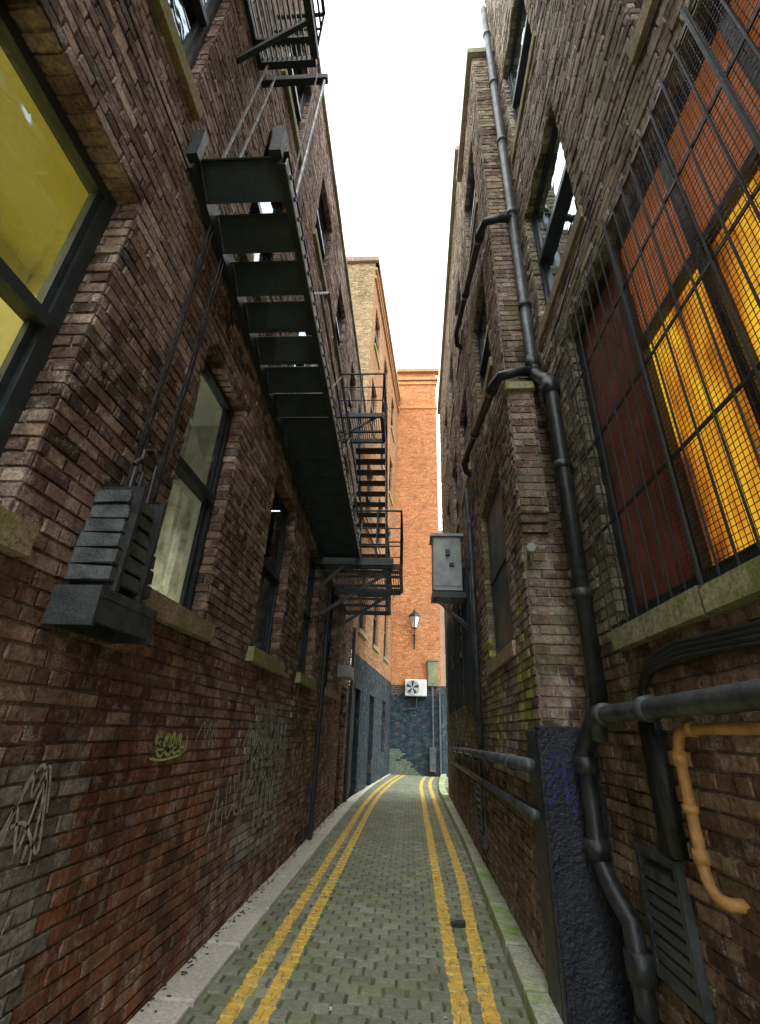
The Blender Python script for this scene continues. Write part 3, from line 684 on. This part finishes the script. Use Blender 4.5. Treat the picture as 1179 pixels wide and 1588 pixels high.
def strip(name,pts_in,pts_out,z,mat,col,seg=.8,am=.12):
    mb=MB()
    tot=[0]
    for a,b in zip(pts_in,pts_in[1:]): tot.append(tot[-1]+math.dist(a,b))
    def at(pts,t):
        for k in range(len(tot)-1):
            if t<=tot[k+1] or k==len(tot)-2:
                q=(t-tot[k])/(tot[k+1]-tot[k]); return V3((pts[k][0]+(pts[k+1][0]-pts[k][0])*q,pts[k][1]+(pts[k+1][1]-pts[k][1])*q,0))
    t=0
    while t<tot[-1]-.05:
        e=min(t+seg*rr(.8,1.2),tot[-1]); a,b,c,d=at(pts_in,t+.005),at(pts_in,e-.005),at(pts_out,e-.005),at(pts_out,t+.005)
        zz=z+rr(-.004,.004); gg=rr(1-am,1+am); cc=tuple(x*gg for x in col); i=len(mb.v)
        ce=(a+b+c+d)/4; 
        for p in (a,b,c,d): mb.v.append((p.x+rr(-.004,.004),p.y,-.01))
        for p in (a,b,c,d):
            q=p+(ce-p).normalized()*.014; mb.v.append((q.x,q.y,zz-.008)); 
        for l,p in enumerate((a,b,c,d)):
            q=p+(ce-p).normalized()*.03; mb.v.append((q.x,q.y,zz))
        mb.c+=[cc]*12; mb.f.append((i+8,i+9,i+10,i+11))
        for s in (0,4):
            for l in range(4): n2=(l+1)%4; mb.f.append((i+s+l,i+s+n2,i+s+4+n2,i+s+4+l))
        t=e
    return mb.obj(name,mat,None)
curve=lambda x0,y:x0+.0062*max(0,y-12.5)**2
ys=[-5,0,3,6,9,12,14,16,18,20,22,24,26,28]
strip('pavement',[(-1.6,y) if y<13 else (-1.6+(y-13)*.0845+(0 if y<22 else (y-22)*.5),y) for y in ys],[(curve(-1.32,y),y) for y in ys],.045,M['kerbL'],(.64,.64,.55),.95,.08)
kin=lambda y:(.73 if y<4 else .73+.15*min(1,(y-4)/4)+.02*(max(0,y-15)**1.6))
strip('kerb',[(kin(y),y) for y in ys],[(kin(y)+.2,y) for y in ys],.12,M['kerbR'],(.48,.51,.38),.9)
strip('pavement',[(.935,-5),(.935,3.68)],[(1.29,-5),(1.29,3.68)],.10,M['kerbR'],(.30,.23,.16),.7)
lt=MB()
for k in range(420):
    s=random.choice((0,0,1,2)); 
    if s==0: x,y,z=rr(-1.59,-1.5),rr(2.5,13),.05
    elif s==1: x,y,z=rr(1.0,1.28),rr(2.2,3.6),.11
    else: x,y,z=rr(-1.3,.72),rr(3,20),.018
    r=rr(.006,.016); a=rr(0,6.3)
    lt.obox(V3((x,y,z)),V3((math.cos(a)*r*2,math.sin(a)*r*2,rr(-.003,.003))),V3((-math.sin(a)*r,math.cos(a)*r,0)),ZA*.004)
lt.obj('litter',M['brass'],None)
lt=MB()
for k in range(34):
    x,y=rr(-1.2,.7),rr(3.6,18); r=rr(.006,.018); a=rr(0,6.3)
    lt.obox(V3((x,y,.02)),V3((math.cos(a)*r*2,math.sin(a)*r*2,.004)),V3((-math.sin(a)*r,math.cos(a)*r,0)),ZA*.002)
lt.obj('paper_scraps',M['white'],None)
lt=MB(); lt.obox(V3((.40,5.45,.016)),V3((.13,.02,0)),V3((-.01,.06,0)),ZA*.03); lt.tube([(.44,5.52,.03),(.53,5.5,.04)],.022,8); lt.obj('crushed_can',M['black'],None)

# ------------------------------------------------------------ graffiti
def stroke(mb,wall,pts,w=.018,n=.019):
    ps=[]
    for k in range(len(pts)-1):
        p0=pts[max(k-1,0)];p1=pts[k];p2=pts[k+1];p3=pts[min(k+2,len(pts)-1)]
        for t in [i/6 for i in range(6)]:
            f=[.5*((2*p1[j])+(-p0[j]+p2[j])*t+(2*p0[j]-5*p1[j]+4*p2[j]-p3[j])*t*t+(-p0[j]+3*p1[j]-3*p2[j]+p3[j])*t**3) for j in (0,1)]
            ps.append(f)
    ps.append(list(pts[-1]))
    for a,b in zip(ps,ps[1:]):
        dx,dz=b[0]-a[0],b[1]-a[1]; l=math.hypot(dx,dz) or 1; nx,nz=-dz/l*w/2,dx/l*w/2
        mb.quad(wall.P(a[0]-nx,a[1]-nz,n),wall.P(b[0]-nx,b[1]-nz,n),wall.P(b[0]+nx,b[1]+nz,n),wall.P(a[0]+nx,a[1]+nz,n))
GR=empty('graffiti')
m=MB()
def loops(mb,wall,u,z,w,h,n,wd):
    pts=[]
    for k in range(n*6):
        t=k/6*2*math.pi; f=k/(n*6)
        pts.append((u+w*f+math.cos(t)*w/n*.42,z+h*.5+math.sin(t)*h*.5*rr(.6,1.05)))
    stroke(mb,wall,pts,wd)
def scrib(mb,wall,u,z,w,h,n,wd):
    pts=[]
    for k in range(n):
        pts.append((u+w*k/n+rr(-.05,.07)*w,z+(h*rr(.5,1) if k%2 else h*rr(0,.4))))
    stroke(mb,wall,pts,wd)
for a in ((5.0,1.0,.9,.6,5,.03),(5.3,1.5,.7,.35,4,.024),(5.5,.6,.8,.5,4,.03),(5.7,1.15,.9,.6,5,.035),(5.2,1.25,1.2,.45,6,.03),(4.6,.85,.6,.4,3,.02)): loops(m,WL,*a)
for a in ((4.9,1.2,.9,.6,5,.03),(5.8,.75,.9,.9,6,.03),(3.75,1.42,.5,.22,7,.012),(4.3,.65,.4,.6,5,.02),(6.9,.9,.8,.7,6,.025),(2.08,1.0,.28,.36,5,.014),(2.1,1.22,.25,.25,5,.011),(2.05,.62,.3,.3,4,.010)):
    scrib(m,WL,*a)
stroke(m,WL,[(2.05,1.1),(2.2,1.42),(2.33,1.08),(2.2,1.2),(2.12,1.2)],.015)
m.obj('white_tags',M['graf'],GR)
m=MB()
loops(m,WL,3.16,1.40,.40,.15,4,.02); loops(m,WL,3.14,1.44,.42,.10,3,.014)
stroke(m,WL,[(3.12,1.40),(3.3,1.385),(3.58,1.42),(3.6,1.52)],.014)
m.obj('lime_tag',M['grafy'],GR)
m=MB()
for k in range(3):
    stroke(m,W4,[(-.02,1.2+k*.1),(.08,1.32+k*.1),(.12,1.15+k*.1),(.2,1.28+k*.1),(.25,1.12+k*.1)],.012,.072)
m.obj('blue_tag',M['grafb'],GR)

# ------------------------------------------------------------ LIGHT
w=bpy.data.worlds.new('World'); scn.world=w; w.use_nodes=True; nt=w.node_tree; nt.nodes.clear(); L=nt.links.new
out=nt.nodes.new('ShaderNodeOutputWorld')
sk=nt.nodes.new('ShaderNodeTexSky'); sk.sky_type='NISHITA'; sk.sun_disc=False; sk.sun_elevation=math.radians(58); sk.sun_rotation=math.radians(170)
hs=nt.nodes.new('ShaderNodeHueSaturation'); hs.inputs['Saturation'].default_value=.2; L(sk.outputs[0],hs.inputs['Color'])
b1=nt.nodes.new('ShaderNodeBackground'); b1.inputs[1].default_value=.12; L(hs.outputs[0],b1.inputs[0])
tc=nt.nodes.new('ShaderNodeTexCoord'); nf=noi(nt,tc.outputs['Generated'],1.6,3,.5)
cc=mixc(nt,ramp(nt,nf,.35,.65),(.94,.96,.98),(1.0,1.0,1.0))
b2=nt.nodes.new('ShaderNodeBackground'); b2.inputs[1].default_value=2.9; L(cc,b2.inputs[0])
ad=nt.nodes.new('ShaderNodeAddShader'); L(b1.outputs[0],ad.inputs[0]); L(b2.outputs[0],ad.inputs[1]); L(ad.outputs[0],out.inputs[0])
sl=bpy.data.lights.new('sun','SUN'); sl.energy=1.2; sl.angle=math.radians(25); sl.color=(1,.96,.9)
so=bpy.data.objects.new('sun',sl); scn.collection.objects.link(so)
az=math.radians(170); el=math.radians(58)
sd=V3((math.sin(az)*math.cos(el),math.cos(az)*math.cos(el),math.sin(el)))
so.rotation_euler=sd.to_track_quat('Z','Y').to_euler()

# ------------------------------------------------------------ CAMERA
s_,c_=.0405,.99918; sp,cp_=.4305,.9026; sy,cy=.0748,.9972
def vec(du,dv,f):
    a=du*c_-dv*s_; b=du*s_+dv*c_
    Y=f*cp_-b*sp; Z=f*sp+b*cp_
    return V3((a*cy-Y*sy,a*sy+Y*cy,Z))
rx=vec(1,0,0).normalized(); uy=vec(0,1,0).normalized(); fw=vec(0,0,1).normalized()
cam=bpy.data.cameras.new('camera'); co_=bpy.data.objects.new('camera',cam); scn.collection.objects.link(co_)
mt=Matrix((rx,uy,-fw)).transposed().to_4x4(); mt.translation=V3((0,0,1.6)); co_.matrix_world=mt
cam.sensor_fit='VERTICAL'; cam.sensor_height=24; cam.lens=714/1588*24; cam.clip_start=.05; cam.clip_end=1000
scn.camera=co_
scn.view_settings.view_transform='Standard'; scn.view_settings.look='None'; scn.view_settings.exposure=0
